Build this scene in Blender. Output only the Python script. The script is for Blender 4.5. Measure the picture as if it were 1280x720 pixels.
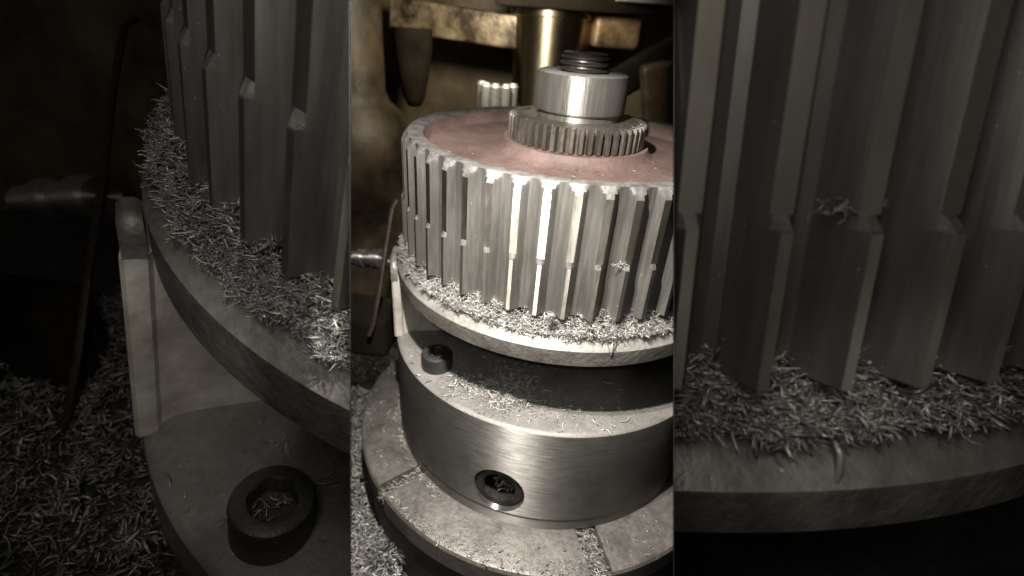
import bpy, bmesh, math, random
import numpy as np
from mathutils import Matrix, Vector

random.seed(5)
rng = np.random.default_rng(11)
scene = bpy.context.scene
for o in list(bpy.data.objects):
    bpy.data.objects.remove(o)
scene.unit_settings.scale_length = 0.12          # one unit is the radius of the pulley, about 12 cm

# ------------------------------------------------------------------ camera
CAM = Vector((0.0, -2.93111, 0.58269))
FWD = Vector((-0.088526, 0.869068, -0.486708))
RIGHT = Vector((0.987949, 0.138889, 0.068306))
UP = Vector((-0.126961, 0.474796, 0.870890))
FPX = 610.24
cam_data = bpy.data.cameras.new('camera')
cam = bpy.data.objects.new('camera', cam_data)
scene.collection.objects.link(cam)
cam.matrix_world = Matrix(((RIGHT.x, UP.x, -FWD.x, CAM.x), (RIGHT.y, UP.y, -FWD.y, CAM.y),
                           (RIGHT.z, UP.z, -FWD.z, CAM.z), (0, 0, 0, 1)))
cam_data.sensor_width = 36.0
cam_data.lens = FPX / 1280 * 36.0
cam_data.clip_start = 0.02
cam_data.clip_end = 60
cam_data.dof.use_dof = True
cam_data.dof.focus_distance = 2.2
cam_data.dof.aperture_fstop = 0.8
scene.camera = cam


def at(px, py, d):
    """the point seen at pixel (px, py) of the 1280 x 720 frame, d units in front of the lens"""
    return CAM + d * (FWD + RIGHT * ((px - 640) / FPX) - UP * ((py - 360) / FPX))


# ------------------------------------------------------------------ world, lamps, exposure
world = bpy.data.worlds.new('World')
scene.world = world
world.use_nodes = True
bg = world.node_tree.nodes['Background']
bg.inputs[0].default_value = (1.0, 0.93, 0.84, 1)
bg.inputs[1].default_value = 0.028
vs = scene.view_settings
vs.view_transform = 'Standard'
vs.look = 'None'
vs.exposure = 0.0
vs.gamma = 1.0
vs.use_curve_mapping = False
scene.cycles.use_denoising = True
scene.cycles.max_bounces = 6
scene.cycles.sample_clamp_indirect = 4.0


def area_lamp(name, loc, target, size, power, color=(1.0, 0.955, 0.895)):
    d = bpy.data.lights.new(name, 'AREA')
    d.shape = 'DISK'
    d.size = size
    d.energy = power
    d.color = color
    o = bpy.data.objects.new(name, d)
    scene.collection.objects.link(o)
    o.location = loc
    o.rotation_euler = (Vector(target) - Vector(loc)).to_track_quat('-Z', 'Y').to_euler()
    return o


def cam_pt(x, y, z):
    return CAM + RIGHT * x + UP * y + FWD * z




def spot_lamp(name, loc, target, radius, power, half_angle, color=(1.0, 0.955, 0.895)):
    d = bpy.data.lights.new(name, 'SPOT')
    d.shadow_soft_size = radius
    d.energy = power
    d.color = color
    d.spot_size = math.radians(half_angle * 2)
    d.spot_blend = 0.35
    o = bpy.data.objects.new(name, d)
    scene.collection.objects.link(o)
    o.location = loc
    o.rotation_euler = (Vector(target) - Vector(loc)).to_track_quat('-Z', 'Y').to_euler()
    return o


spot_lamp('key_or_fill_lamp', cam_pt(-0.185, 1.12, 0.65), at(655, 330, 2.5), 0.025, 500, 34)
spot_lamp('key_or_fill_lamp', cam_pt(-0.235, 1.10, 0.86), at(640, 560, 2.3), 0.025, 290, 28)  # added fill spot brightening the chuck and table
area_lamp('machine_lamp', cam_pt(-0.1, 2.15, 3.3), at(600, 40, 4.9), 0.3, 46, (1.0, 0.9, 0.72))
area_lamp('key_or_fill_lamp', cam_pt(-0.45, 0.85, 0.3), at(230, 420, 2.4), 0.3, 4.2)  # added dim fill for the left bay
area_lamp('key_or_fill_lamp', cam_pt(0.42, 0.8, 0.4), at(1060, 420, 2.2), 0.3, 0.8)  # added faint fill for the right bay
spot_lamp('key_or_fill_lamp', cam_pt(0.5, 0.3, 0.0), at(1060, 590, 2.0), 0.1, 22, 13)  # added spot lifting the right flange and its chips
spot_lamp('key_or_fill_lamp', cam_pt(-0.42, 0.12, 0.05), at(195, 500, 3.2), 0.08, 50, 15)  # added spot lifting the left jaw, screw and tray chips
spot_lamp('key_or_fill_lamp', cam_pt(-0.02, 0.06, 0.05), at(650, 452, 2.4), 0.05, 32, 13.5)  # added frontal fill for the gap under the flange
area_lamp('broad_fill_lamp', cam_pt(-0.3, 0.6, -0.3), at(640, 400, 2.3), 1.0, 9)  # broad fill added behind the camera, reaching every bay

# ------------------------------------------------------------------ materials


def nodes_of(name):
    m = bpy.data.materials.new(name)
    m.use_nodes = True
    nt = m.node_tree
    b = nt.nodes['Principled BSDF']
    return m, nt, b


def ramp(nt, fac, stops, interp='LINEAR'):
    r = nt.nodes.new('ShaderNodeValToRGB')
    r.color_ramp.interpolation = interp
    e = r.color_ramp.elements
    while len(e) > 1:
        e.remove(e[-1])
    for i, (p, c) in enumerate(stops):
        el = e[0] if i == 0 else e.new(p)
        el.position = p
        el.color = (c[0], c[1], c[2], 1) if hasattr(c, '__len__') else (c, c, c, 1)
    nt.links.new(fac, r.inputs[0])
    return r.outputs[0]


def pos_noise(nt, scale, detail=4, stretch=(1, 1, 1), rough=0.6, own=False):
    g = nt.nodes.new('ShaderNodeNewGeometry')
    mp = nt.nodes.new('ShaderNodeMapping')
    mp.inputs['Scale'].default_value = stretch
    n = nt.nodes.new('ShaderNodeTexNoise')
    n.inputs['Scale'].default_value = scale
    n.inputs['Detail'].default_value = detail
    n.inputs['Roughness'].default_value = rough
    if own:                                   # each piece in its own frame, shifted by its own random number
        tc = nt.nodes.new('ShaderNodeTexCoord')
        oi = nt.nodes.new('ShaderNodeObjectInfo')
        mu = nt.nodes.new('ShaderNodeVectorMath')
        mu.operation = 'MULTIPLY_ADD'
        mu.inputs[1].default_value = (37.0, 23.0, 11.0)
        nt.links.new(oi.outputs['Random'], mu.inputs[0])
        nt.links.new(tc.outputs['Object'], mu.inputs[2])
        nt.links.new(mu.outputs[0], mp.inputs[0])
    else:
        nt.links.new(g.outputs['Position'], mp.inputs[0])
    nt.links.new(mp.outputs[0], n.inputs['Vector'])
    return n.outputs['Fac']


def mixc(nt, fac, a, b, mode='MIX'):
    m = nt.nodes.new('ShaderNodeMix')
    m.data_type = 'RGBA'
    m.blend_type = mode
    for sock, v in ((m.inputs[0], fac), (m.inputs[6], a), (m.inputs[7], b)):
        if hasattr(v, 'is_output'):
            nt.links.new(v, sock)
        elif hasattr(v, '__len__'):
            sock.default_value = (v[0], v[1], v[2], 1)
        else:
            sock.default_value = v
    return m.outputs[2]


def bump(nt, b, height, strength, dist):
    n = nt.nodes.new('ShaderNodeBump')
    n.inputs['Strength'].default_value = strength
    n.inputs['Distance'].default_value = dist
    nt.links.new(height, n.inputs['Height'])
    nt.links.new(n.outputs[0], b.inputs['Normal'])


def specks(nt, scale, thr):
    """sparse small dots of metal dust"""
    g = nt.nodes.new('ShaderNodeNewGeometry')
    v = nt.nodes.new('ShaderNodeTexVoronoi')
    v.inputs['Scale'].default_value = scale
    nt.links.new(g.outputs['Position'], v.inputs['Vector'])
    sep = nt.nodes.new('ShaderNodeSeparateColor')
    nt.links.new(v.outputs['Color'], sep.inputs[0])
    m1 = nt.nodes.new('ShaderNodeMath'); m1.operation = 'LESS_THAN'; m1.inputs[1].default_value = 0.1
    nt.links.new(v.outputs['Distance'], m1.inputs[0])
    m2 = nt.nodes.new('ShaderNodeMath'); m2.operation = 'LESS_THAN'; m2.inputs[1].default_value = thr
    nt.links.new(sep.outputs[0], m2.inputs[0])
    m3 = nt.nodes.new('ShaderNodeMath'); m3.operation = 'MULTIPLY'
    nt.links.new(m1.outputs[0], m3.inputs[0]); nt.links.new(m2.outputs[0], m3.inputs[1])
    return m3.outputs[0]


def metal(name, dark, light, k=1.0, metallic=0.8, rough=(0.3, 0.5), scale=7, streak=(1, 1, 1), speck=0.0, bmp=0.15, fine=60, fstreak=None, own=False):
    m, nt, b = nodes_of(name)
    if own: k = 1.0
    n1 = pos_noise(nt, scale / k, 5, streak, own=own)
    c = ramp(nt, n1, [(0.3, dark), (0.7, light)])
    n2 = pos_noise(nt, fine / k, 4, fstreak or streak, own=own)
    c = mixc(nt, 0.35, c, ramp(nt, n2, [(0.3, 0.25), (0.75, 1.0)]), 'MULTIPLY')
    if speck:
        c = mixc(nt, specks(nt, 45 / k, speck), c, (0.62, 0.6, 0.55))
    nt.links.new(c, b.inputs['Base Color'])
    r = ramp(nt, n2, [(0.25, rough[0]), (0.75, rough[1])])
    nt.links.new(r, b.inputs['Roughness'])
    b.inputs['Metallic'].default_value = metallic
    bump(nt, b, n2, bmp, 0.01 * k)
    return m


def turned(m, amount):
    nt = m.node_tree
    b = nt.nodes['Principled BSDF']
    t = nt.nodes.new('ShaderNodeTangent')
    t.direction_type = 'RADIAL'
    t.axis = 'Z'
    nt.links.new(t.outputs[0], b.inputs['Tangent'])
    b.inputs['Anisotropic'].default_value = amount
    b.inputs['Anisotropic Rotation'].default_value = 0.25
    return m


def matte(name, dark, light, k=1.0, rough=0.8, scale=6, metallic=0.0, bmp=0.3, stops=(0.3, 0.7), fine=50, speck=0.0):
    m, nt, b = nodes_of(name)
    n1 = pos_noise(nt, scale / k, 6)
    c = ramp(nt, n1, [(stops[0], dark), (stops[1], light)])
    n2 = pos_noise(nt, fine / k, 4)
    c = mixc(nt, 0.3, c, ramp(nt, n2, [(0.3, 0.3), (0.7, 1.0)]), 'MULTIPLY')
    if speck:
        c = mixc(nt, specks(nt, 60 / k, speck), c, (0.5, 0.47, 0.44))
    nt.links.new(c, b.inputs['Base Color'])
    b.inputs['Roughness'].default_value = rough
    b.inputs['Metallic'].default_value = metallic
    bump(nt, b, n2, bmp, 0.012 * k)
    return m


def chip_material(name, lo, hi):
    m, nt, b = nodes_of(name)
    g = nt.nodes.new('ShaderNodeNewGeometry')
    c = ramp(nt, g.outputs['Random Per Island'], [(0.0, lo), (0.5, [x * 0.55 for x in hi]), (1.0, hi)])
    nt.links.new(c, b.inputs['Base Color'])
    b.inputs['Metallic'].default_value = 0.55
    b.inputs['Roughness'].default_value = 0.42
    return m


def material_set(k):
    s = {}
    s['gear'] = metal('gear steel', (0.15, 0.142, 0.128), (0.26, 0.248, 0.225), k, 0.6, (0.42, 0.6), 6, (1, 1, 0.35), 0.06, 0.25, 60, (1, 1, 0.1), True)
    s['land'] = metal('milled tooth top', (0.36, 0.34, 0.29), (0.62, 0.58, 0.5), k, 0.98 if k < 3 else 0.6, (0.48, 0.64), 9, (1, 1, 0.3), 0.02, 0.1, 25, None, True)
    turned(s['land'], 0.88)
    s['dusty'] = metal('dusty rim and lit ledge', (0.10, 0.096, 0.09), (0.29, 0.278, 0.262), k, 0.25, (0.5, 0.7), 14, (1, 1, 1), 0.25, 0.5, 55)
    s['top'] = metal('dusty chuck top', (0.21, 0.2, 0.185), (0.34, 0.325, 0.3), k, 0.3, (0.45, 0.62), 5, (1, 1, 1), 0.12, 0.2, 50)
    s['flange'] = metal('flange steel', (0.28, 0.265, 0.24), (0.5, 0.48, 0.44), k, 0.55, (0.4, 0.6), 6, (1, 1, 1), 0.05, 0.3, 45)
    s['chuck'] = metal('chuck steel', (0.30, 0.285, 0.26), (0.48, 0.46, 0.425), k, 0.85, (0.38, 0.54), 3.5, (1, 1, 0.8), 0.12, 0.05, 95, (0.09, 0.09, 1))
    turned(s['chuck'], 0.97)
    s['table'] = metal('rough flange side', (0.13, 0.12, 0.105), (0.27, 0.25, 0.225), k, 0.4, (0.45, 0.65), 9, (1, 1, 1), 0.1, 0.5, 40)
    s['black'] = metal('black steel and gap shade', (0.03, 0.029, 0.027), (0.075, 0.072, 0.067), k, 0.45, (0.36, 0.5), 8, (1, 1, 1), 0.02, 0.15)
    s['pale'] = matte('pale bare casting', (0.5, 0.46, 0.385), (0.82, 0.78, 0.69), k, 0.5, 4.5, 0.1, 0.3, (0.32, 0.55), 22, 0.06)
    s['chip'] = chip_material('steel chips', (0.18, 0.174, 0.165), (0.82, 0.80, 0.75))
    if k == 2.2:
        s['black'] = metal('worn screw steel', (0.055, 0.053, 0.049), (0.125, 0.12, 0.11), k, 0.4, (0.4, 0.55), 8, (1, 1, 1), 0.05, 0.2)
    return s


MATS = {'c': material_set(1.0), 'l': material_set(2.2), 'r': material_set(3.4)}
M_pink = matte('red oxide primer', (0.125, 0.08, 0.068), (0.27, 0.183, 0.16), 1, 0.6, 3.2, 0.0, 0.3, (0.3, 0.68), 40, 0.12)
M_pinion = metal('pinion steel', (0.13, 0.113, 0.095), (0.34, 0.305, 0.265), 1, 0.75, (0.3, 0.5), 9, (1, 1, 0.5), 0.03, 0.15)
M_collar = metal('turned steel', (0.3, 0.285, 0.255), (0.58, 0.55, 0.5), 1, 0.8, (0.48, 0.62), 9, (1, 1, 0.1), 0.02, 0.25, 45)
M_stud = metal('dark stud steel', (0.11, 0.105, 0.095), (0.30, 0.285, 0.26), 1, 0.85, (0.3, 0.45), 7, (1, 1, 1), 0.02, 0.1)
turned(M_collar, 0.93)
M_table = metal('table iron', (0.12, 0.11, 0.098), (0.28, 0.26, 0.236), 1, 0.5, (0.36, 0.6), 5, (1, 1, 1), 0.12, 0.3, 35)
M_tabledark = matte('oily dark iron', (0.02, 0.019, 0.017), (0.05, 0.046, 0.04), 1, 0.6, 5)
M_wall = matte('oily machine paint', (0.04, 0.032, 0.021), (0.27, 0.205, 0.122), 1, 0.5, 1.3, 0.0, 0.2)
M_brown = matte('stained machine casting', (0.018, 0.013, 0.008), (0.105, 0.077, 0.045), 1, 0.55, 2.2, 0.0, 0.5, (0.38, 0.68), 12)
M_rust = matte('rust and grease', (0.08, 0.045, 0.02), (0.42, 0.30, 0.16), 1, 0.45, 5, 0.35, 0.4, (0.35, 0.65))
M_yellow = matte('yellowed bar', (0.035, 0.022, 0.009), (0.40, 0.32, 0.2), 1, 0.42, 3.2, 0.3, 0.4, (0.42, 0.72), 22)
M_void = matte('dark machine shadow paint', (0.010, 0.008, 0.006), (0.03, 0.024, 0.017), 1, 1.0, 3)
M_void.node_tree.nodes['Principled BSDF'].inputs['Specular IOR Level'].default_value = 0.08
M_spindle = metal('bright spindle', (0.42, 0.36, 0.24), (0.6, 0.53, 0.38), 1, 1.0, (0.45, 0.55), 4, (1, 1, 0.3), 0, 0.04)
turned(M_spindle, 0.95)
M_silver = metal('bright cutter', (0.4, 0.4, 0.385), (0.62, 0.61, 0.58), 1, 0.7, (0.45, 0.6), 6)
M_floor = matte('oily tray steel', (0.03, 0.028, 0.026), (0.11, 0.105, 0.1), 1, 0.55, 6, 0.2)
M_copper = matte('brown rusty strip', (0.03, 0.02, 0.016), (0.07, 0.046, 0.038), 1, 0.5, 8, 0.3)
M_part = matte('black sheet', (0.012, 0.012, 0.012), (0.02, 0.02, 0.02), 1, 0.8, 4)

# ------------------------------------------------------------------ mesh helpers


class Bay:
    """one bay between the partition sheets: where its assembly stands and which planes bound it"""

    def __init__(self, M, planes, mats):
        self.M, self.planes, self.mats = M, planes, mats


SX = 202.0 / FPX
EPS = 0.0008
n_in_left = (RIGHT + FWD * SX).normalized()       # points into the middle bay from the left sheet
n_in_right = (-RIGHT + FWD * SX).normalized()
PL_C = [(CAM, n_in_left), (CAM, n_in_right)]
PL_L = [(CAM, -n_in_left)]
PL_R = [(CAM, -n_in_right)]

BAY_C = Bay(Matrix.Identity(4), PL_C, MATS['c'])


def bay_matrix(R, o, k):
    m = Matrix(R).to_4x4()
    m = Matrix.Translation(o) @ m @ Matrix.Scale(k, 4)
    return m


BAY_L = Bay(bay_matrix(((0.94131, -0.2344, 0.24289), (0.25898, 0.96302, -0.07435), (-0.21648, 0.13289, 0.9672)), (0.10769, 0.48704, 0.90545), 2.2), PL_L, MATS['l'])
BAY_R = Bay(bay_matrix(((0.994, 0.06492, -0.08798), (-0.04233, 0.97039, 0.2378), (0.10081, -0.23265, 0.96732)), (0.01836, 1.93602, 0.79104), 3.4), PL_R, MATS['r'])
BAY_WORLD_L = Bay(Matrix.Identity(4), PL_L, dict(MATS['l'], chip=chip_material('dull chips', (0.1, 0.092, 0.085), (0.6, 0.56, 0.52))))
BAY_WORLD_R = Bay(Matrix.Identity(4), PL_R, MATS['r'])


def tag(o, label=None, cat=None, group=None, kind=None):
    if o is None:
        return None
    if label: o['label'] = label
    if cat: o['category'] = cat
    if group: o['group'] = group
    if kind: o['kind'] = kind
    return o


def empty(name, bay, local=None):
    o = bpy.data.objects.new(name, None)
    o.empty_display_size = 0.05
    scene.collection.objects.link(o)
    o.matrix_world = bay.M @ (local or Matrix.Identity(4))
    o['_local'] = [c for r in (local or Matrix.Identity(4)) for c in r]
    return o


def local_of(o):
    if o is None:
        return Matrix.Identity(4)
    v = o['_local']
    return Matrix((v[0:4], v[4:8], v[8:12], v[12:16]))


def make_mesh(name, V, F, mat, smooth=35):
    me = bpy.data.meshes.new(name)
    me.from_pydata([tuple(v) for v in V], [], [tuple(f) for f in F])
    me.materials.append(mat)
    bm = bmesh.new()
    bm.from_mesh(me)
    bmesh.ops.recalc_face_normals(bm, faces=bm.faces[:])
    bm.to_mesh(me)
    bm.free()
    if smooth:
        me.shade_smooth()
        me.set_sharp_from_angle(angle=math.radians(smooth))
    me.update()
    return me


def clip_mesh(me, W, planes, cap=True):
    """cut the mesh at the bay's planes. Returns (mesh or None, cut?)"""
    n = len(me.vertices)
    co = np.empty(n * 3, np.float32)
    me.vertices.foreach_get('co', co)
    co = co.reshape(-1, 3)
    Wn = np.array(W)
    P = co @ Wn[:3, :3].T + Wn[:3, 3]
    inside, todo = True, []
    for p, nn in planes:
        d = (P - np.array(p)) @ np.array(nn)
        if (d < EPS).all():
            return None, True
        if (d < EPS).any():
            todo.append((p, nn))
    if not todo:
        return me, False
    bm = bmesh.new()
    bm.from_mesh(me)
    Wi = W.inverted()
    for p, nn in todo:
        q = Wi @ (Vector(p) + nn * EPS)
        ln = (W.to_3x3().transposed() @ nn).normalized()
        r = bmesh.ops.bisect_plane(bm, geom=bm.verts[:] + bm.edges[:] + bm.faces[:], plane_co=q, plane_no=ln, clear_inner=True)
        if cap:
            ed = [e for e in r['geom_cut'] if isinstance(e, bmesh.types.BMEdge)]
            if ed:
                try:
                    bmesh.ops.triangle_fill(bm, edges=ed, use_beauty=True, use_dissolve=False, normal=-ln)
                except Exception:
                    pass
    if not bm.faces:
        bm.free()
        return None, True
    out = bpy.data.meshes.new(me.name)
    bm.to_mesh(out)
    bm.free()
    for m in me.materials:
        out.materials.append(m)
    return out, True


def place(name, me, bay, parent=None, local=None, cap=True):
    """link a mesh as ONE object; a child of parent, or top-level at the bay's own frame"""
    local = local or Matrix.Identity(4)
    W = bay.M @ (local_of(parent) @ local)
    if parent is not None and '_base' in parent:
        pass
    m2, cut = clip_mesh(me, W, bay.planes, cap)
    if m2 is None:
        return None
    o = bpy.data.objects.new(name, m2)
    scene.collection.objects.link(o)
    if parent is None:
        o.matrix_world = W
    else:
        o.parent = parent
        o.matrix_local = local
    o['_local'] = [c for r in (local_of(parent) @ local) for c in r]
    return o


def lathe(profile, segs=128, a0=0.0, a1=360.0, hexes=(), closed=False):
    """turn (r, z) points about z. hexes: indices of points whose loop is a hexagon"""
    full = abs(a1 - a0 - 360) < 1e-6
    n = segs if full else segs + 1
    V, F = [], []
    idx = []
    for i, (r, z) in enumerate(profile):
        if r < 1e-6 and full:
            idx.append([len(V)] * n)
            V.append((0, 0, z))
            continue
        row = []
        for j in range(n):
            t = math.radians(a0 + (a1 - a0) * j / segs)
            rr = r
            if i in hexes:
                d = (math.degrees(t) % 60) - 30
                rr = r / math.cos(math.radians(d)) * 0.96
            row.append(len(V))
            V.append((rr * math.cos(t), rr * math.sin(t), z))
        idx.append(row)
    m = len(profile)
    for i in range(m if closed else m - 1):
        A, B = idx[i], idx[(i + 1) % m]
        for j in range(n if full else n - 1):
            k = (j + 1) % n
            f = [A[j], A[k], B[k], B[j]]
            g = []
            for q in f:
                if q not in g: g.append(q)
            if len(g) > 2: F.append(g[::-1])
    if closed and not full:
        F.append([idx[i][0] for i in range(m)])
        F.append([idx[i][-1] for i in range(m)][::-1])
    return V, F


def box(sx, sy, sz, bev=0.0, seg=2):
    bm = bmesh.new()
    bmesh.ops.create_cube(bm, size=1)
    for v in bm.verts:
        v.co = Vector((v.co.x * sx, v.co.y * sy, v.co.z * sz))
    if bev:
        bmesh.ops.bevel(bm, geom=bm.edges[:], offset=bev, segments=seg, profile=0.6, affect='EDGES')
    V = [tuple(v.co) for v in bm.verts]
    bm.verts.index_update()
    F = [[v.index for v in f.verts] for f in bm.faces]
    bm.free()
    return V, F


def tube(points, r, segs=10, caps=True):
    """a round bar along a polyline"""
    P = [Vector(p) for p in points]
    V, F = [], []
    for i, p in enumerate(P):
        d = (P[min(i + 1, len(P) - 1)] - P[max(i - 1, 0)]).normalized()
        a = d.orthogonal().normalized()
        if i and abs(prev.dot(d)) < 0.99:
            a = (prev - d * prev.dot(d)).normalized()
        prev = a
        b = d.cross(a)
        for j in range(segs):
            t = 2 * math.pi * j / segs
            V.append(tuple(p + (a * math.cos(t) + b * math.sin(t)) * (r[i] if hasattr(r, '__len__') else r)))
    for i in range(len(P) - 1):
        for j in range(segs):
            k = (j + 1) % segs
            F.append((i * segs + j, i * segs + k, (i + 1) * segs + k, (i + 1) * segs + j))
    if caps:
        F.append(tuple(range(segs))[::-1])
        F.append(tuple((len(P) - 1) * segs + j for j in range(segs)))
    return V, F


def chips(pos, nrm, size, flat=0.5, wid=0.16, curl=1.2, seed=1, nseg=4):
    """a heap of curled slivers, one small three-sided ribbon each"""
    g = np.random.default_rng(seed)
    n = len(pos)
    pos = np.asarray(pos, float); nrm = np.asarray(nrm, float); size = np.asarray(size, float)
    d = g.normal(size=(n, 3))
    d -= (d * nrm).sum(1, keepdims=True) * nrm * flat
    d /= np.linalg.norm(d, axis=1, keepdims=True)
    u = g.normal(size=(n, 3)); u -= (u * d).sum(1, keepdims=True) * d
    u /= np.linalg.norm(u, axis=1, keepdims=True)
    w = np.cross(d, u)
    rel = size / np.median(size)
    k = np.abs(g.normal(0, curl, n)) * np.clip(rel, 0.6, 2.0) + 0.25
    wd = size * wid * g.uniform(0.55, 1.35, n) / np.clip(rel, 0.55, 1.6) ** 0.6
    th = wd * g.uniform(0.2, 0.5, n)
    V = np.zeros((n, nseg + 1, 3, 3))
    for i in range(nseg + 1):
        t = i / nseg - 0.5
        a = k * t
        c = pos + d * (size * np.sin(a) / k)[:, None] + u * (size * (1 - np.cos(a)) / k)[:, None]
        taper = 1.0 - 0.4 * abs(2 * t) ** 3
        nn = u * np.cos(a)[:, None] - d * np.sin(a)[:, None]
        V[:, i, 0] = c + w * (wd * 0.5 * taper)[:, None]
        V[:, i, 1] = c - w * (wd * 0.5 * taper)[:, None]
        V[:, i, 2] = c + nn * (th * taper)[:, None]
    per = (nseg + 1) * 3
    f = []
    for i in range(nseg):
        for j in range(3):
            j2 = (j + 1) % 3
            f.append((i * 3 + j, i * 3 + j2, (i + 1) * 3 + j2, (i + 1) * 3 + j))
    f = np.array(f)
    Fq = (f[None] + (np.arange(n) * per)[:, None, None]).reshape(-1, 4)
    t = np.array([(2, 1, 0), (nseg * 3, nseg * 3 + 1, nseg * 3 + 2)])
    Ft = (t[None] + (np.arange(n) * per)[:, None, None]).reshape(-1, 3)
    return V.reshape(-1, 3), Fq, Ft


def chip_mesh(name, data, mat):
    V, Fq, Ft = data
    me = bpy.data.meshes.new(name)
    me.vertices.add(len(V))
    me.vertices.foreach_set('co', V.astype(np.float32).ravel())
    loops = np.concatenate([Fq.ravel(), Ft.ravel()]).astype(np.int32)
    me.loops.add(len(loops))
    me.loops.foreach_set('vertex_index', loops)
    st = np.concatenate([np.arange(len(Fq)) * 4, len(Fq) * 4 + np.arange(len(Ft)) * 3]).astype(np.int32)
    me.polygons.add(len(st))
    me.polygons.foreach_set('loop_start', st)
    me.materials.append(mat)
    me.update(calc_edges=True)
    me.validate()
    return me


def top_faces_mat(me, mat, z):  # gives faces that point upwards a second material
    me.materials.append(mat)
    for p in me.polygons:
        if p.normal.z > 0.35 and p.center.z > z:
            p.material_index = 1
    return me


# ------------------------------------------------------------------ parts of a machining set-up


def tooth_mesh(name, mat, p, aw, ri, rg, r_hi, r_lo, z0, zs, z1, le=1.0, ns=6):
    """one tooth with half of the hollow on either side: full height below, milled lower above the ledge at zs"""
    w = p - aw
    q = (r_hi - rg) / (r_lo - rg)
    fl = 0.40                                   # share of the hollow that is its flat floor
    xs = sorted([0.0, w * fl * 0.5, w * fl, w * (fl + (1 - fl) * 0.35), w * (fl + (1 - fl) * q), w])

    def groove(x):
        return rg + 0.003 * min(1, x / (w * fl)) + (r_lo - rg - 0.003) * max(0.0, (x / w - fl) / (1 - fl))

    def prof(top):
        seq = [(-p + x, min(top, groove(x))) for x in xs]
        return [(-p, ri)] + seq + [(-a, r) for a, r in seq[::-1]] + [(p, ri)]
    layers = [(z0, prof(rg + 0.06 * (r_hi - rg))), (z0 - 0.010, prof(rg + 0.3 * (r_hi - rg))), (z0 - 0.026, prof(rg + 0.7 * (r_hi - rg))), (z0 - 0.046, prof(r_hi)),
              (zs + 0.009 * le, prof(r_hi)), (zs - 0.014 * le, prof(r_lo - 0.001)), (zs - 0.018 * le, prof(r_lo)), (z1, prof(r_lo))]
    V, F, MI = [], [], []
    m = len(layers[0][1])
    for z, pr in layers:
        for a, r in pr:
            t = math.radians(a)
            V.append((r * math.cos(t), r * math.sin(t), z))
    for i in range(len(layers) - 1):
        for j in range(m):
            k = (j + 1) % m
            F.append((i * m + j, (i + 1) * m + j, (i + 1) * m + k, i * m + k))
            rr = [layers[i][1][j][1], layers[i][1][k][1], layers[i + 1][1][j][1], layers[i + 1][1][k][1]]
            land = (i == 3 and min(rr) > r_hi - 1e-5) or (i == 6 and min(rr) > r_lo - 1e-5)
            ledge = i == 4 and min(rr) > r_hi - 1e-5  # ledges take the paler material to paint light on their upward faces
            bevel = i < 3 and min(rr[2:]) > max(rr[:2]) + 1e-5
            MI.append(1 if land else 2 if (bevel or ledge) else 0)
    F.append(tuple(range(m)))
    F.append(tuple((len(layers) - 1) * m + j for j in range(m))[::-1])
    MI += [2, 0]
    me = make_mesh(name, V, F, mat['gear'], 32)
    me.materials.append(mat['land'])
    me.materials.append(mat['dusty'])
    me.polygons.foreach_set('material_index', MI)
    return me


def pulley(bay, label, n, phase, z0, zs, z1, angles, web=True, le=1.0):
    root = tag(empty('toothed_pulley', bay), label, 'pulley')
    p = 180.0 / n
    q = p / 3.75
    RI = 0.94
    me = tooth_mesh('tooth', bay.mats, p, 0.5 * q, RI, 0.951, 0.988, 1.0, z0, zs, z1, le)
    for i in range(n):
        a = phase + i * 360.0 / n
        a = (a + 180) % 360 - 180
        if angles and not (angles[0] <= a <= angles[1]):
            continue
        place('tooth', me, bay, root, Matrix.Rotation(math.radians(a), 4, 'Z'))
    rim = [(0.866, z0 - 0.016), (0.872, z0 - 0.004), (0.89, z0 + 0.001), (RI - 0.0005, z0 + 0.0005), (RI - 0.0005, z1 + 0.001), (0.866, z1 + 0.001)]
    V, F = lathe(rim, 192, closed=True)
    place('rim', make_mesh('rim', V, F, bay.mats['dusty']), bay, root)
    if web:
        fl = z0 - 0.085
        V, F = lathe([(0.8655, z0 - 0.017), (0.858, z0 - 0.07), (0.848, fl), (0.60, fl), (0.47, fl + 0.004), (0.445, fl + 0.02),
                      (0.430, z0 - 0.05), (0.418, z0 - 0.023), (0.10, z0 - 0.023), (0.10, z0 - 0.3), (0.8655, z0 - 0.3)], 160, closed=True)
        place('web', make_mesh('web', V, F, M_pink, 40), bay, root)
    return root


def flange(bay, label, r, zt, zb, name='flange_plate'):
    V, F = lathe([(0.3, zt + 0.046), (r - 0.042, zt + 0.046), (r - 0.012, zt + 0.014), (r, zt), (r + 0.0005, zt - 0.006), (r - 0.004, zb + 0.008), (r - 0.012, zb), (0.3, zb)], 192, closed=True)
    o = place(name, top_faces_mat(make_mesh(name, V, F, bay.mats['table'], 28), bay.mats['flange'], -9), bay)
    return tag(o, label, 'flange')


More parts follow.
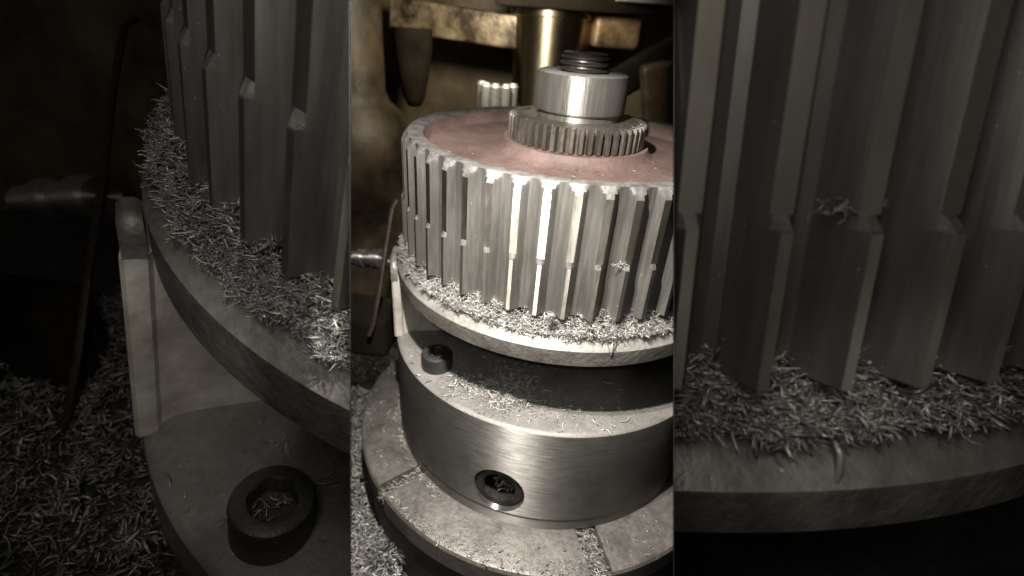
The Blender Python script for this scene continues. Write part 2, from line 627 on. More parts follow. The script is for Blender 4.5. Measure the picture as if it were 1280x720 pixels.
def jaw(bay, label, rc, a_face, zc, zt, zb, rf, taper=1.0, span=13.0, ro=None):
    """pale block standing on the chuck beside the flange: an outer lip and a hollow end face"""
    V, F = [], []
    prof = [(rc * 0.70, 2), (rc * 0.80, 2.6), (rc * 0.88, 2.9), (rc * 0.93, 2.6), (rc * 0.955, 1.7), (rc * 0.965, 0.5), (rc * 0.985, 0.0), (rc * 1.004, 0.0), (rc * 1.012, 0.6)]
    for z in (zc + 0.001, zb - 0.012):
        for r, da in prof:
            t = math.radians(a_face - da)
            r *= taper if z > zc + 0.1 else 1
            V.append((r * math.cos(t), r * math.sin(t), z))
        for r in (rc * 1.012, rc * 0.70):
            r *= taper if z > zc + 0.1 else 1
            t = math.radians(a_face - 13)
            for aa in ((0,) if True else ()):
                V.append((r * math.cos(t), r * math.sin(t), z))
    m = len(prof) + 2
    for j in range(m):
        k = (j + 1) % m
        F.append((j, k, m + k, m + j))
    F.append(tuple(range(m))[::-1]); F.append(tuple(range(m, 2 * m)))
    root = tag(empty('clamp_jaw', bay), label, 'clamp jaw')
    # round the long outer side: split the straight back into steps
    bm = bmesh.new()
    mesh = make_mesh('jaw_block', V, F, bay.mats['pale'], 30)
    place('jaw_block', mesh, bay, root)
    bm.free()
    # the lip: a rounded finger reaching up beside the flange rim
    ri, ro = rf + 0.004, ro or rc * 1.014
    prof = [(zb - 0.013, 0), (zt - 0.03, 0), (zt - 0.012, 0.35), (zt + 0.002, 1.2), (zt + 0.008, 2.4)]
    V, F = [], []
    rows = []
    for side in (0, 1):
        for z, da in prof:
            pass
    ang = [a_face - span * d for d in (0, 0.1, 0.25, 0.45, 0.65, 0.85, 1.0)]
    for i, a in enumerate(ang):
        t = math.radians(a)
        top = zt + 0.008 - (0.05 if i == 0 else 0.012 if i == 1 else 0.0)
        for r, z in ((ri, zb - 0.011), (ri, top - 0.01), (ri + 0.012, top), (ro - 0.014, top), (ro, top - 0.016), (ro, zb - 0.011)):
            V.append((r * math.cos(t), r * math.sin(t), z))
    m = 6
    for i in range(len(ang) - 1):
        for j in range(m):
            k = (j + 1) % m
            F.append((i * m + j, i * m + k, (i + 1) * m + k, (i + 1) * m + j))
    F.append(tuple(range(m))[::-1]); F.append(tuple((len(ang) - 1) * m + j for j in range(m)))
    place('jaw_lip', make_mesh('jaw_lip', V, F, bay.mats['flange'], 50), bay, root)
    return root


def cap_screw(bay, label, x, y, z, r=0.1, h=0.09):
    loc = Matrix.Translation((x, y, z))
    root = tag(empty('cap_screw', bay, loc), label, 'screw')
    V, F = lathe([(0, 0.0), (r * 0.97, 0.0), (r, 0.006), (r, h - 0.018), (r - 0.006, h - 0.006), (r - 0.018, h), (r * 0.60, h), (r * 0.56, h - 0.006), (r * 0.55, h - 0.065), (0, h - 0.065)], 64, hexes=(7, 8))
    # Empty carries the place; the parts stay in its frame
    place_in(root, 'screw_head', make_mesh('screw_head', V, F, bay.mats['black'], 30), bay, loc)
    g = np.random.default_rng(3)
    n = 18
    a = g.uniform(0, 6.28, n); rr = r * 0.42 * np.sqrt(g.uniform(0, 1, n))
    pos = np.stack([rr * np.cos(a), rr * np.sin(a), h - 0.058 + g.uniform(0, 0.02, n)], 1)
    c = place_in(root, 'socket_chips', chip_mesh('socket_chips', chips(pos, np.tile([0, 0, 1.0], (n, 1)), np.full(n, 0.042), 0.8, 0.15, 1.0, 4), bay.mats['chip']), bay, loc)
    tag(c, kind='stuff')
    return root


def place_in(root, name, me, bay, loc):
    m2, cut = clip_mesh(me, bay.M @ loc, bay.planes)
    if m2 is None: return None
    o = bpy.data.objects.new(name, m2)
    scene.collection.objects.link(o)
    o.parent = root
    return o


def chip_pile(bay, label, n, fn, size, seed, flat=0.4, wid=0.16, curl=1.1, nrm=(0, 0, 1), name='metal_chips', nseg=6):
    g = np.random.default_rng(seed)
    pos = fn(g, n)
    W = np.array(bay.M)
    P = pos @ W[:3, :3].T + W[:3, 3]
    keep = np.ones(len(pos), bool)
    for p, nn in bay.planes:
        keep &= ((P - np.array(p)) @ np.array(nn)) > 0.0
    pos = pos[keep]
    kind = g.choice([0.45, 0.9, 1.35], len(pos), p=[0.5, 0.44, 0.06])
    sz = size * kind * g.lognormal(-0.05, 0.36, len(pos))
    sz = np.minimum(sz, size * 1.5)
    me = chip_mesh(name, chips(pos, np.tile(np.array(nrm, float), (len(pos), 1)), sz, flat, wid, curl, seed + 1, nseg), bay.mats['chip'])
    o = place(name, me, bay, cap=False)
    return tag(o, label, 'metal chips', kind='stuff')


def ring_pile(a0, a1, r0, r1, zb, height, seed=0):
    ph = np.random.default_rng(seed).uniform(0, 6.28, 6)

    def fn(g, n):
        a = g.uniform(math.radians(a0), math.radians(a1), n)
        u = g.uniform(0, 1, n) ** 0.8
        wob = 0.5 + 0.25 * np.sin(a * 9 + ph[0]) + 0.2 * np.sin(a * 23 + ph[1]) + 0.15 * np.sin(a * 51 + ph[2])
        edge = r1 + 0.006 * np.sin(a * 31 + ph[3]) + 0.006 * np.sin(a * 67 + ph[4])
        r = r0 + (edge - r0) * u
        top = height(np.degrees(a)) * (0.75 + 0.5 * wob) * (1 - 0.8 * u ** 1.6)
        z = zb + 0.006 + top * g.uniform(0.15, 1, n) ** 0.6
        return np.stack([r * np.cos(a), r * np.sin(a), z], 1)
    return fn


# ================================================================== SETTING
def flat_quad(name, pts, mat, bay):
    V = [tuple(p) for p in pts]
    me = make_mesh(name, V, [tuple(range(len(V)))], mat, 0)
    return place(name, me, bay, cap=False)


EVERY = Bay(Matrix.Identity(4), [], MATS['c'])
V, F = box(40, 20, 0.2)
o = place('floor', make_mesh('floor', V, F, M_floor, 0), EVERY, local=Matrix.Translation((0, 0.5, -2.85)))
tag(o, kind='structure')
V, F = box(40, 0.3, 8)
o = place('wall', make_mesh('wall', V, F, M_wall, 0), EVERY, local=Matrix.Translation((0, 3.6, 0.2)))
tag(o, kind='structure')
for s in (-1, 1):                       # added thin black sheets, edge-on to the lens, blocking lamp light between bays
    outline = [(1.2, -2.2), (1.2, 0.712), (0.34, 0.205), (0.34, 2.2), (7.2, 4.0), (7.2, -7.0)]      # (depth, height)
    V = [tuple(CAM + RIGHT * (s * SX * z + q * 0.00018 * z) + UP * y + FWD * z) for q in (-1, 1) for z, y in outline]
    F = [tuple(range(6)), tuple(range(6, 12))[::-1]] + [(k, (k + 1) % 6, 6 + (k + 1) % 6, 6 + k) for k in range(6)]
    me = make_mesh('light_baffle', V, F, M_part, 0)
    tag(place('light_baffle', me, EVERY), kind='structure')

# ================================================================== MIDDLE BAY
pulley(BAY_C, 'grey toothed pulley with pink recessed face on the brightly lit fixture', 48, -87.3, 0.0, -0.352, -0.631, None)

# small gear on the hub
root = tag(empty('small_gear', BAY_C), 'small fine-toothed steel gear sitting on the pink hub of the pulley', 'gear')
NP = 50
V, F = lathe([(0.10, 0.106), (0.27, 0.106), (0.336, 0.106), (0.341, 0.104), (0.341, -0.022), (0.10, -0.022)], 104, closed=True)
place('gear_body', top_faces_mat(make_mesh('gear_body', V, F, MATS['c']['black']), M_pinion, 0), BAY_C, root)  # black sides paint the shade in the gaps between the teeth
V, F = [], []
p = 180.0 / NP
pr = [(-p, 0.3415), (-p, 0.343), (-p * 0.62, 0.346), (-p * 0.42, 0.386), (-p * 0.36, 0.391), (p * 0.36, 0.391), (p * 0.42, 0.386), (p * 0.62, 0.346), (p, 0.343), (p, 0.3415)]
lay = [(0.1055, -0.008), (0.099, 0.0), (-0.015, 0.0), (-0.0215, -0.007)]
m = len(pr)
for z, dr in lay:
    for a, r in pr:
        r2 = max(r + (dr if r > 0.38 else 0), 0.3415)
        V.append((r2 * math.cos(math.radians(a)), r2 * math.sin(math.radians(a)), z))
for i in range(len(lay) - 1):
    for j in range(m):
        k = (j + 1) % m
        F.append((i * m + j, (i + 1) * m + j, (i + 1) * m + k, i * m + k))
F.append(tuple(range(m))); F.append(tuple((len(lay) - 1) * m + j for j in range(m))[::-1])
tm = make_mesh('tooth', V, F, M_pinion, 30)
for i in range(NP):
    place('tooth', tm, BAY_C, root, Matrix.Rotation(math.radians(i * 360 / NP + 1.5), 4, 'Z'))

# collar nut and stud
V, F = lathe([(0.133, 0.107), (0.232, 0.107), (0.232, 0.143), (0.246, 0.143), (0.252, 0.149), (0.254, 0.156), (0.253, 0.318), (0.247, 0.335), (0.230, 0.344), (0.150, 0.344), (0.142, 0.336), (0.133, 0.20)], 128, closed=True)
tag(place('collar_nut', top_faces_mat(make_mesh('collar_nut', V, F, M_collar, 28), MATS['c']['top'], 0.3), BAY_C), 'thick round bright steel collar clamped on top of the small gear', 'collar')
prof = [(0, 0.0), (0.11, 0.0), (0.11, 0.30)]
z = 0.302
while z < 0.405:
    prof += [(0.112, z), (0.112, z + 0.007), (0.130, z + 0.015), (0.131, z + 0.020), (0.113, z + 0.029)]
    z += 0.031
prof += [(0.122, 0.430), (0.112, 0.437), (0.0, 0.437)]
V, F = lathe(prof, 96)
tag(place('threaded_stud', make_mesh('threaded_stud', V, F, M_stud, 40), BAY_C), 'threaded end of the steel stud poking out of the round collar', 'stud')

flange(BAY_C, 'round steel flange plate under the brightly lit pulley, strewn with chips', 1.039, -0.781, -0.875)
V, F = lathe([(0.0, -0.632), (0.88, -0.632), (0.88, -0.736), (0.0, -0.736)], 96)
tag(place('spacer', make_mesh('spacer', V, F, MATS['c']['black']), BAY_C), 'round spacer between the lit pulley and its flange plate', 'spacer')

jaw(BAY_C, 'pale cream clamp jaw rising from the lit chuck to the flange', 1.069, -157.0, -1.297, -0.765, -0.875, 1.039)

# chuck body with a screw hole
root = tag(empty('chuck', BAY_C), 'round polished steel chuck body standing on the slotted table', 'chuck')
RC, ZC, ZB = 1.069, -1.297, -2.076
V, F = lathe([(0.0, ZC), (RC - 0.03, ZC), (RC - 0.012, ZC - 0.005), (RC - 0.003, ZC - 0.014), (RC, ZC - 0.03), (RC, ZB + 0.10), (RC - 0.006, ZB + 0.09), (RC - 0.006, ZB + 0.001), (0.0, ZB + 0.001)], 256)
body = place('chuck_body', make_mesh('chuck_body', V, F, MATS['c']['chuck'], 30), EVERY, root)
PHI = -99.8
HOLE = Matrix.Rotation(math.radians(PHI), 4, 'Z') @ Matrix.Translation((RC, 0, -1.812)) @ Matrix.Rotation(math.radians(90), 4, 'Y')
V, F = lathe([(0.0, -0.16), (0.150, -0.16), (0.150, -0.024), (0.172, 0.012), (0.172, 0.08), (0.0, 0.08)], 64)
cut = bpy.data.objects.new('cutter_tool', make_mesh('cutter_tool', V, F, MATS['c']['black'], 0))
scene.collection.objects.link(cut)
cut.matrix_world = HOLE
bm_ = body.modifiers.new('hole', 'BOOLEAN')
bm_.operation = 'DIFFERENCE'
bm_.solver = 'EXACT'
bm_.object = cut
bpy.context.view_layer.update()
dg = bpy.context.evaluated_depsgraph_get()
me = bpy.data.meshes.new_from_object(body.evaluated_get(dg))
body.modifiers.clear()
bpy.data.objects.remove(cut)
me.shade_smooth()
me.set_sharp_from_angle(angle=math.radians(30))
me.name = 'chuck_body'
top_faces_mat(me, MATS['c']['top'], ZC - 0.1)
m2, _ = clip_mesh(me, Matrix.Identity(4), PL_C)
body.data = m2
V, F = lathe([(0.0, -0.155), (0.1485, -0.155), (0.1485, -0.034), (0.140, -0.024), (0.105, -0.024), (0.098, -0.034), (0.094, -0.115), (0.0, -0.115)], 60, hexes=(5, 6))
sc = place('set_screw', make_mesh('set_screw', V, F, MATS['c']['black'], 30), BAY_C, root, HOLE)
g = np.random.default_rng(8)
n = 30
a = g.uniform(0, 6.28, n); rr = 0.07 * np.sqrt(g.uniform(0, 1, n))
pos = np.stack([0.03 + rr * np.cos(a) * 0.8, rr * np.sin(a), -0.105 + g.uniform(0, 0.035, n)], 1)
c = bpy.data.objects.new('socket_chips', chip_mesh('socket_chips', chips(pos, np.tile([0, 0, 1.0], (n, 1)), np.full(n, 0.06), 0.5, 0.22, 1.0, 4), MATS['c']['chip']))
scene.collection.objects.link(c)
c.parent = sc
c['kind'] = 'stuff'
# neck under the flange
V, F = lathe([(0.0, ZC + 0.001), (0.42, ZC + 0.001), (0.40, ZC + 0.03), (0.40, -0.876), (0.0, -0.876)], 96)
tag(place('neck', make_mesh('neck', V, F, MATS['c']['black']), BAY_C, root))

cap_screw(BAY_C, 'black socket head cap screw on the brightly lit chuck top', -0.652, -0.645, ZC + 0.0005, 0.094, 0.10)

# slotted table
root = tag(empty('slotted_table', BAY_C), 'round iron machine table with radial slots under the polished chuck', 'machine table')
ZT = ZB
RT = 1.354
slots = [(-133.3, 0.085), (-70.3, 0.13), (-10, 0.13), (-196, 0.13)]
edges = sorted(slots)
def ring_piece(aL, wL, aR, wR):
    """a sector of the table's ring between two parallel-sided slots"""
    n = 40
    V, F = [], []
    rad = [(0.5, ZT), (RT - 0.03, ZT), (RT - 0.012, ZT - 0.006), (RT, ZT - 0.022), (RT, ZT - 0.16), (0.5, ZT - 0.16)]
    m = len(rad)
    for i in range(n + 1):
        for r, z in rad:
            s0 = math.radians(aL) + math.asin(min(0.9, wL / 2 / r))
            s1 = math.radians(aR) - math.asin(min(0.9, wR / 2 / r))
            t = s0 + (s1 - s0) * i / n
            V.append((r * math.cos(t), r * math.sin(t), z))
    for i in range(n):
        for j in range(m):
            k = (j + 1) % m
            F.append((i * m + j, (i + 1) * m + j, (i + 1) * m + k, i * m + k))
    F.append(tuple(range(m))); F.append(tuple(n * m + j for j in range(m))[::-1])
    return V, F
for i in range(len(edges) - 1):
    (aL, wL), (aR, wR) = edges[i], edges[i + 1]
    V, F = ring_piece(aL, wL, aR, wR)
    place('ring_segment', make_mesh('ring_segment', V, F, M_table, 30), BAY_C, root)
V, F = lathe([(0.0, ZT - 0.161), (RT - 0.035, ZT - 0.161), (RT - 0.035, -2.748), (0.0, -2.748)], 128)
place('table_base', make_mesh('table_base', V, F, M_tabledark, 30), BAY_C, root)

# chips in the middle bay
hgt = lambda a: 0.125 + 0.05 * np.exp(-((a + 163) / 22.0) ** 2)
chip_pile(BAY_C, 'pile of bright curled steel chips on the flange round the lit pulley', 16000, ring_pile(-215, 5, 0.93, 1.018, -0.735, hgt, 3), 0.05, 21, 0.6, 0.085, 1.9)


def blob(cx, cy, sx, sy, zb, h):
    def fn(g, n):
        x = g.normal(0, 1, n); y = g.normal(0, 1, n)
        d = np.exp(-(x * x + y * y) / 2)
        return np.stack([cx + x * sx, cy + y * sy, zb + 0.006 + h * d * g.uniform(0, 1, n)], 1)
    return fn


def both(*fs):
    def fn(g, n):
        w = [f[1] for f in fs]
        tot = sum(w)
        return np.concatenate([f(g, int(n * wi / tot)) for f, wi in fs])
    return fn


def on_chuck(f):
    def fn(g, n):
        p = f(g, n)
        r = np.hypot(p[:, 0], p[:, 1])
        return p[(r < RC - 0.02) & ~(np.hypot(p[:, 0] + 0.652, p[:, 1] + 0.645) < 0.1)]
    return fn


chip_pile(BAY_C, 'loose steel chips heaped on the top of the lit chuck', 2600,
          on_chuck(both((blob(-0.19, -0.80, 0.075, 0.06, ZC, 0.05), 4), (blob(-0.17, -0.66, 0.07, 0.10, ZC, 0.02), 1.6), (blob(-0.42, -0.78, 0.06, 0.05, ZC, 0.0), 0.7), (blob(-0.3, -0.7, 0.3, 0.16, ZC, 0.0), 1.1), (blob(0.25, -0.9, 0.4, 0.12, ZC, 0.0), 0.7))), 0.055, 31, 0.7, 0.12, 1.2)


def slot_fill(a, w):
    def fn(g, n):
        r = g.uniform(1.0, RT, n)
        s = g.uniform(-w / 2, w / 2, n)
        t = math.radians(a)
        return np.stack([r * math.cos(t) - s * math.sin(t), r * math.sin(t) + s * math.cos(t), ZT - 0.10 + 0.08 * g.uniform(0, 1, n)], 1)
    return fn


def annulus(r0, r1, a0, a1, z, pw=1.0):
    def fn(g, n):
        r = r0 + (r1 - r0) * g.uniform(0, 1, n) ** pw
        a = np.radians(g.uniform(a0, a1, n))
        return np.stack([r * np.cos(a), r * np.sin(a), np.full(n, z) + g.uniform(0, 0.01, n)], 1)
    return fn


chip_pile(BAY_C, 'fine steel chips packed in the slots and along the ring of the table', 2600,
          both((slot_fill(-70.3, 0.12), 3.5), (slot_fill(-133.3, 0.07), 2.2), (annulus(1.075, 1.11, -215, -120, ZT, 1.4), 1.2), (annulus(1.1, 1.34, -200, -30, ZT), 1.0), (annulus(1.25, 1.345, -130, -75, ZT, 0.6), 0.8)), 0.036, 41, 0.7, 0.2, 0.9)


chip_pile(BAY_C, 'few tiny chips and filings on the pink face of the pulley', 150,
          both((annulus(0.44, 0.5, -150, -20, -0.08), 1.0), (annulus(0.43, 0.85, -180, 0, -0.083), 1.0), (annulus(0.30, 0.37, -170, -10, 0.106), 0.3)), 0.018, 45, 0.9, 0.25, 0.8)


def tray(x0, x1, y0, y1, h, seed=0):
    def fn(g, n):
        x = g.uniform(x0, x1, n); y = g.uniform(y0, y1, n)
        m = 0.5 + 0.3 * np.sin(x * 5.1 + 1) * np.sin(y * 4.3 + 2) + 0.2 * np.sin(x * 11 + y * 8)
        z = -2.748 + h * np.clip(m, 0, 1.2) * g.uniform(0.2, 1, n) ** 0.5
        return np.stack([x, y, z], 1)
    return fn


chip_pile(BAY_C, 'deep litter of dull steel chips in the tray beside the table', 34000, tray(-2.3, -0.75, -2.2, 1.3, 0.3), 0.062, 51, 0.5, 0.2, 1.3)

# ---- machine behind the pulley
def world_box(name, px, py, d, sx, sy, sz, mat, bev=0.02, rot=0.0, bay=BAY_C, parent=None, tilt=0.0):
    c = at(px, py, d)
    V, F = box(sx, sy, sz, bev, 5)
    M = Matrix.Translation(c) @ Matrix.Rotation(rot, 4, 'Z') @ Matrix.Rotation(tilt, 4, 'Y')
    return place(name, make_mesh(name, V, F, mat, 40), bay, local=M)


PXU = lambda d: d / FPX
d = 4.9
o = world_box('crossbar', 572, 29, d, 1.30, 0.35, 0.30, M_yellow, 0.03, 0.0, tilt=0.06)
tag(o, 'yellowed greasy crossbar of the machine above the pulley', 'machine bar')
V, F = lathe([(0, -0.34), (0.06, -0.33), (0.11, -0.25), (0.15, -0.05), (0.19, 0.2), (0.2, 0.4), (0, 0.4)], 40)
o = place('recess_fill', make_mesh('recess_fill', V, F, M_void, 60), BAY_C, local=Matrix.Translation(at(517, 90, 5.0)))  # dark solid standing in for the black recess below the crossbar
tag(o, 'dark rounded form standing in for the recess under the yellowed crossbar', 'recess')
V, F = lathe([(0, -2.6), (0.62, -2.6), (0.64, -1.0), (0.70, -0.3), (0.69, 0.02), (0.60, 0.24), (0.47, 0.36), (0.43, 0.46), (0.44, 1.4), (0, 1.4)], 48)
o = place('casting', make_mesh('casting', V, F, M_brown, 60), BAY_C, local=Matrix.Translation(at(432, 170, 5.1)))
tag(o, 'brown stained machine casting at the left edge behind the lit pulley', 'casting')
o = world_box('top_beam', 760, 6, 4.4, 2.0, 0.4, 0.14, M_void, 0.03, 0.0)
tag(o, 'dark machine beam along the top edge above the rusty lug', 'machine bar')
o = world_box('top_plate', 812, 0, 4.1, 0.56, 0.2, 0.06, M_silver, 0.015, 0.0)
tag(o, 'pale metal strip at the top right corner of the lit machine', 'plate')
V, F = lathe([(0, -0.75), (0.36, -0.75), (0.40, 0.04), (0.43, 0.05), (0.43, 0.10), (0.40, 0.11), (0.34, 0.18), (0.34, 1.0), (0, 1.0)], 96)
c = at(692, 28, 4.8)
o = place('spindle', make_mesh('spindle', V, F, M_spindle, 30), BAY_C, local=Matrix.Translation(c))
tag(o, 'shiny vertical machine spindle behind the threaded stud', 'spindle')
o = world_box('rusty_lug', 768, 40, 4.7, 0.46, 0.3, 0.28, M_rust, 0.07, 0.2)
tag(o, 'rusty greasy lug behind and right of the threaded stud', 'lug')
o = world_box('slanting_arm', 800, 88, 4.6, 0.95, 0.25, 0.28, M_void, 0.06, 0.0, tilt=-0.6)
tag(o, 'dark slanting arm of the machine below the rusty lug', 'machine arm')
o = world_box('side_panel', 832, 122, 4.45, 0.42, 0.2, 0.62, M_brown, 0.06, 0.1, tilt=-0.25)
tag(o, 'brown machine panel at the right edge behind the lit pulley', 'panel')
# cutter with upright teeth
root = tag(empty('milling_cutter', BAY_C, Matrix.Translation(at(622, 122, 4.2))), 'silver ribbed cutter showing above the far rim of the pulley', 'cutter')
for i in range(5):
    a = math.radians(190 + 160 * i / 4)
    V, F = lathe([(0, -0.25), (0.042, -0.25), (0.045, 0.10), (0.03, 0.125), (0, 0.125)], 16)
    place('cutter_tooth', make_mesh('cutter_tooth', V, F, M_silver, 30), BAY_C, root, Matrix.Translation((0.135 * math.cos(a), 0.135 * math.sin(a), 0)))
V, F = lathe([(0, -0.25), (0.135, -0.25), (0.135, 0.08), (0, 0.08)], 48)
place('cutter_body', make_mesh('cutter_body', V, F, MATS['c']['black'], 30), BAY_C, root)


def rail_and_fitting(bay, pts, d, r, fit, fr, side):
    V, F = tube([at(x, y, dd) for x, y, dd in pts], r, 8)
    o = place('bent_rail', make_mesh('bent_rail', V, F, M_copper, 40), bay)
    tag(o, 'thin brown bent rail beside the %s' % side, 'rail')
    a, b = at(*fit[0]), at(*fit[1])
    q = (b - a).to_track_quat('Z', 'Y').to_matrix().to_4x4()
    L = (b - a).length
    V, F = lathe([(0, 0), (fr * 0.7, 0), (fr * 0.75, L * 0.3), (fr, L * 0.34), (fr, L * 0.5), (fr * 0.8, L * 0.54), (fr * 0.8, L * 0.72), (fr, L * 0.76), (fr, L * 0.96), (fr * 0.85, L), (0, L)], 40)
    o = place('pipe_fitting', make_mesh('pipe_fitting', V, F, MATS['c']['chuck'], 30), bay, local=Matrix.Translation(a) @ q)
    tag(o, 'shiny ringed pipe fitting beside the %s' % side, 'pipe fitting')


rail_and_fitting(BAY_C, [(496, 250, 3.6), (490, 262, 3.6), (482, 310, 3.6), (475, 360, 3.6), (467, 405, 3.6), (461, 420, 3.6)], 3.6, 0.018, ((436, 322, 3.9), (480, 324, 3.7)), 0.075, 'lit pulley')
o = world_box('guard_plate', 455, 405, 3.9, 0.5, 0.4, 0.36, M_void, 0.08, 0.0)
tag(o, 'dark rounded machine guard low behind the lit clamp jaw', 'guard')

# ================================================================== LEFT BAY (larger set-up in the dark)
pulley(BAY_L, 'big toothed pulley in the dark on the left, cut off at the bright strip', 58, -131.69, 0.35, -0.315, -0.586, (-200, -60), web=False)
ZCL = -1.480
flange(BAY_L, 'dark round flange plate with chips above the dim big cap screw', 1.066, -0.711, -0.836)
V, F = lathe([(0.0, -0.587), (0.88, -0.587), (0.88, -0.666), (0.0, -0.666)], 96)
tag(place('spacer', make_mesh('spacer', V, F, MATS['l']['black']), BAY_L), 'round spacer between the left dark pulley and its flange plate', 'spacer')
jaw(BAY_L, 'pale clamp jaw in the dark on the left, above the dim chuck', 1.147, -151.5, ZCL, -0.752, -0.836, 1.066, 0.968, 5.0, 1.118)
RCL = 1.147
V, F = lathe([(0.0, ZCL), (RCL - 0.03, ZCL), (RCL - 0.012, ZCL - 0.005), (RCL - 0.003, ZCL - 0.014), (RCL, ZCL - 0.03), (RCL, ZCL - 0.8), (0.0, ZCL - 0.8)], 256)
tag(place('chuck', top_faces_mat(make_mesh('chuck', V, F, MATS['l']['chuck'], 30), MATS['l']['top'], ZCL - 0.1), BAY_L), 'dim steel chuck carrying the big cap screw at the lower left', 'chuck')
cap_screw(BAY_L, 'big dim cap screw on the chuck at the lower left', -0.590, -0.782, ZCL + 0.0005, 0.104, 0.145)
hl = lambda a: 0.085 + 0.09 * np.exp(-((a + 158) / 14.0) ** 2)
chip_pile(BAY_L, 'dim pile of curled chips on the flange of the left dark pulley', 18000, ring_pile(-190, -70, 0.955, 1.045, -0.665, hl, 7), 0.040, 61, 0.8, 0.095, 2.4)


def on_chuck_l(f):
    def fn(g, n):
        p = f(g, n)
        return p[(np.hypot(p[:, 0], p[:, 1]) < RCL - 0.02) & ~(np.hypot(p[:, 0] + 0.590, p[:, 1] + 0.782) < 0.12)]
    return fn


chip_pile(BAY_L, 'few loose chips on the dim chuck around the big cap screw', 60, on_chuck_l(blob(-0.6, -0.65, 0.2, 0.2, ZCL, 0.0)), 0.05, 71, 0.9, 0.16, 0.9)
chip_pile(BAY_WORLD_L, 'dim litter of coarse chips on the tray at the far lower left', 22000, tray(-5.2, -1.2, -2.4, 2.4, 0.4), 0.12, 81, 0.5, 0.2, 1.2)
rail_and_fitting(BAY_WORLD_L, [(172, 22, 4.4), (155, 32, 4.4), (140, 120, 4.3), (128, 230, 4.2), (112, 330, 4.1), (98, 440, 4.0), (84, 520, 4.0), (66, 560, 4.0)], 4.2, 0.032, ((30, 250, 4.6), (128, 245, 4.3)), 0.20, 'left dark pulley')
o = world_box('guard_plate', 30, 420, 4.6, 1.3, 0.6, 1.1, M_void, 0.2, 0.0, bay=BAY_WORLD_L)
tag(o, 'dark rounded machine guard at the far left edge', 'guard')

# ================================================================== RIGHT BAY
pulley(BAY_R, 'big toothed pulley in the dark on the right, filling the strip', 90, -79.35, 0.1, -0.442, -0.579, (-150, 0), web=False, le=0.5)
flange(BAY_R, 'dark flange plate with a paler top edge at the lower right', 0.989, -0.683, -0.737)
V, F = lathe([(0.0, -0.58), (0.86, -0.58), (0.86, -0.638), (0.0, -0.638)], 96)
tag(place('spacer', make_mesh('spacer', V, F, MATS['r']['black']), BAY_R), 'round spacer between the right dark pulley and its flange plate', 'spacer')
hr = lambda a: 0.085 + 0 * a
chip_pile(BAY_R, 'dim pile of chips along the foot of the right dark pulley', 24000, ring_pile(-130, -20, 0.95, 0.982, -0.648, hr, 9), 0.031, 91, 0.8, 0.1, 2.1)



def burr(bay, label, a, r, z, spread, size, n, seed, out=0.35):
    """small tangle of slivers caught on a ledge"""
    g = np.random.default_rng(seed)
    t = math.radians(a)
    rad, tan = np.array([math.cos(t), math.sin(t), 0]), np.array([-math.sin(t), math.cos(t), 0])
    c = rad * r + np.array([0, 0, z])
    pos = c + tan * (g.normal(0, spread, n))[:, None] + rad * (np.abs(g.normal(0, spread * out, n)))[:, None] + np.array([0, 0, 1.0]) * (g.normal(0, spread * 0.35, n))[:, None]
    me = chip_mesh('chip_tangle', chips(pos, np.tile(rad, (n, 1)), size * g.uniform(0.4, 1.1, n), 0.9, 0.13, 2.2, seed, 6), bay.mats['chip'])
    return tag(place('chip_tangle', me, bay, cap=False), label, 'burr')


burr(BAY_C, 'small tangle of slivers caught on a tooth ledge of the lit pulley', -74.0, 0.986, -0.340, 0.020, 0.028, 30, 101, 0.1)
burr(BAY_R, 'small tangle of slivers caught on a ledge of the right dark pulley', -76.1, 0.983, -0.434, 0.012, 0.017, 40, 102, 0.1)


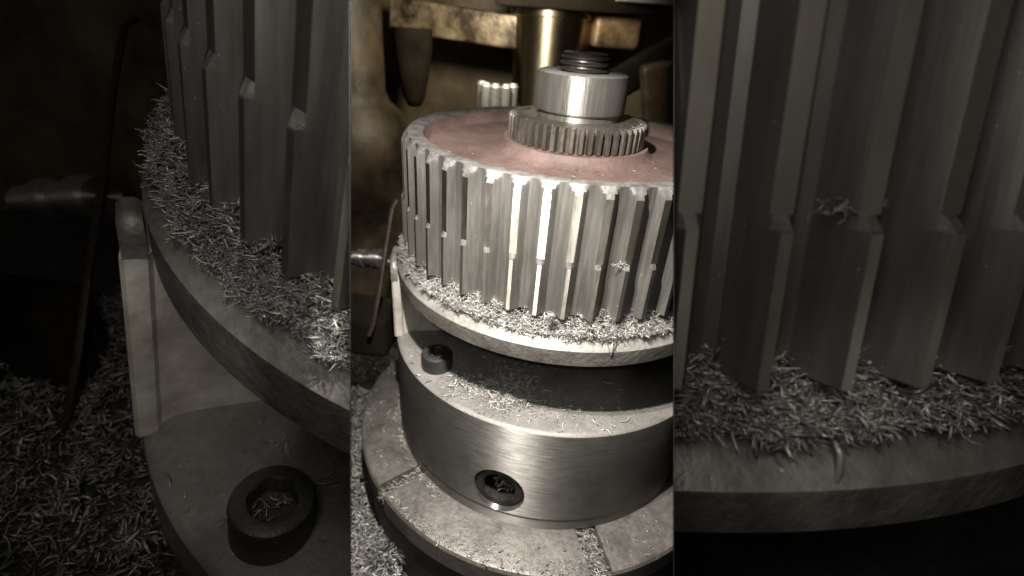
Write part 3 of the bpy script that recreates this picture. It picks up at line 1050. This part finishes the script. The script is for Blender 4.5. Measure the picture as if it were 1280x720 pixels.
def curl_chip(bay, label, pts, r, name='curled_chip'):
    V, F = tube(pts, [r * 0.6] + [r] * (len(pts) - 2) + [r * 0.5], 6)
    V = [(v[0], v[1], v[2]) for v in V]
    return tag(place(name, make_mesh(name, V, F, bay.mats['chip'], 60), bay), label, 'metal chip')


def hang(a, z0, r0, L, k):
    """points of a sliver bent over the flange edge"""
    t = math.radians(a)
    e = np.array([math.cos(t), math.sin(t), 0]); s_ = np.array([-math.sin(t), math.cos(t), 0]); u = np.array([0, 0, 1.0])
    q = [(-0.9, 0.9, 0.3), (-0.5, 0.75, 0.1), (0.0, 0.62, 0.0), (0.4, 0.3, 0.03), (0.55, -0.2, 0.02), (0.55, -0.9, -0.05)]
    return [tuple(e * (r0 + L * 0.35 * x) + u * (z0 + L * 0.5 * y) + s_ * (L * z * k)) for x, y, z in q]


curl_chip(BAY_C, 'long sliver hanging over the edge of the lit flange plate', hang(-73.2, -0.765, 1.03, 0.07, 1.0), 0.0045)
curl_chip(BAY_C, 'second bent sliver hanging beside the long one on the lit flange', hang(-72.2, -0.757, 1.026, 0.055, -3.0), 0.004)
curl_chip(BAY_R, 'long sliver hanging over the edge of the dark right flange plate', hang(-74.0, -0.662, 0.972, 0.06, 1.0), 0.0034)
curl_chip(BAY_C, 'broad white curl standing in the chips at the foot of the lit pulley', [(0.0 + 0.03 * math.cos(x) + 0.012 * x - 0.02, -1.012 - 0.004 * x, -0.628 + 0.028 * math.sin(x)) for x in (3.6, 2.9, 2.2, 1.5, 0.8, 0.1, -0.6)], 0.009)

GROUPS = {'toothed_pulley': 'toothed pulleys', 'flange_plate': 'flange plates under the pulleys', 'clamp_jaw': 'pale clamp jaws', 'cap_screw': 'cap screws on the chucks',
          'spacer': 'spacers under the pulleys', 'pipe_fitting': 'pipe fittings', 'bent_rail': 'bent rails', 'guard_plate': 'machine guards', 'chuck': 'chucks',
          'chip_tangle': 'tangles of slivers on the teeth', 'curled_chip': 'single curled chips'}
for o in scene.objects:
    base = o.name.split('.')[0]
    if o.parent is None and base in GROUPS and 'category' in o: o['group'] = GROUPS[base]
    if '_local' in o: del o['_local']
print('tris', sum(len(o.data.loop_triangles) if False else len(o.data.polygons) for o in scene.objects if o.type == 'MESH'))
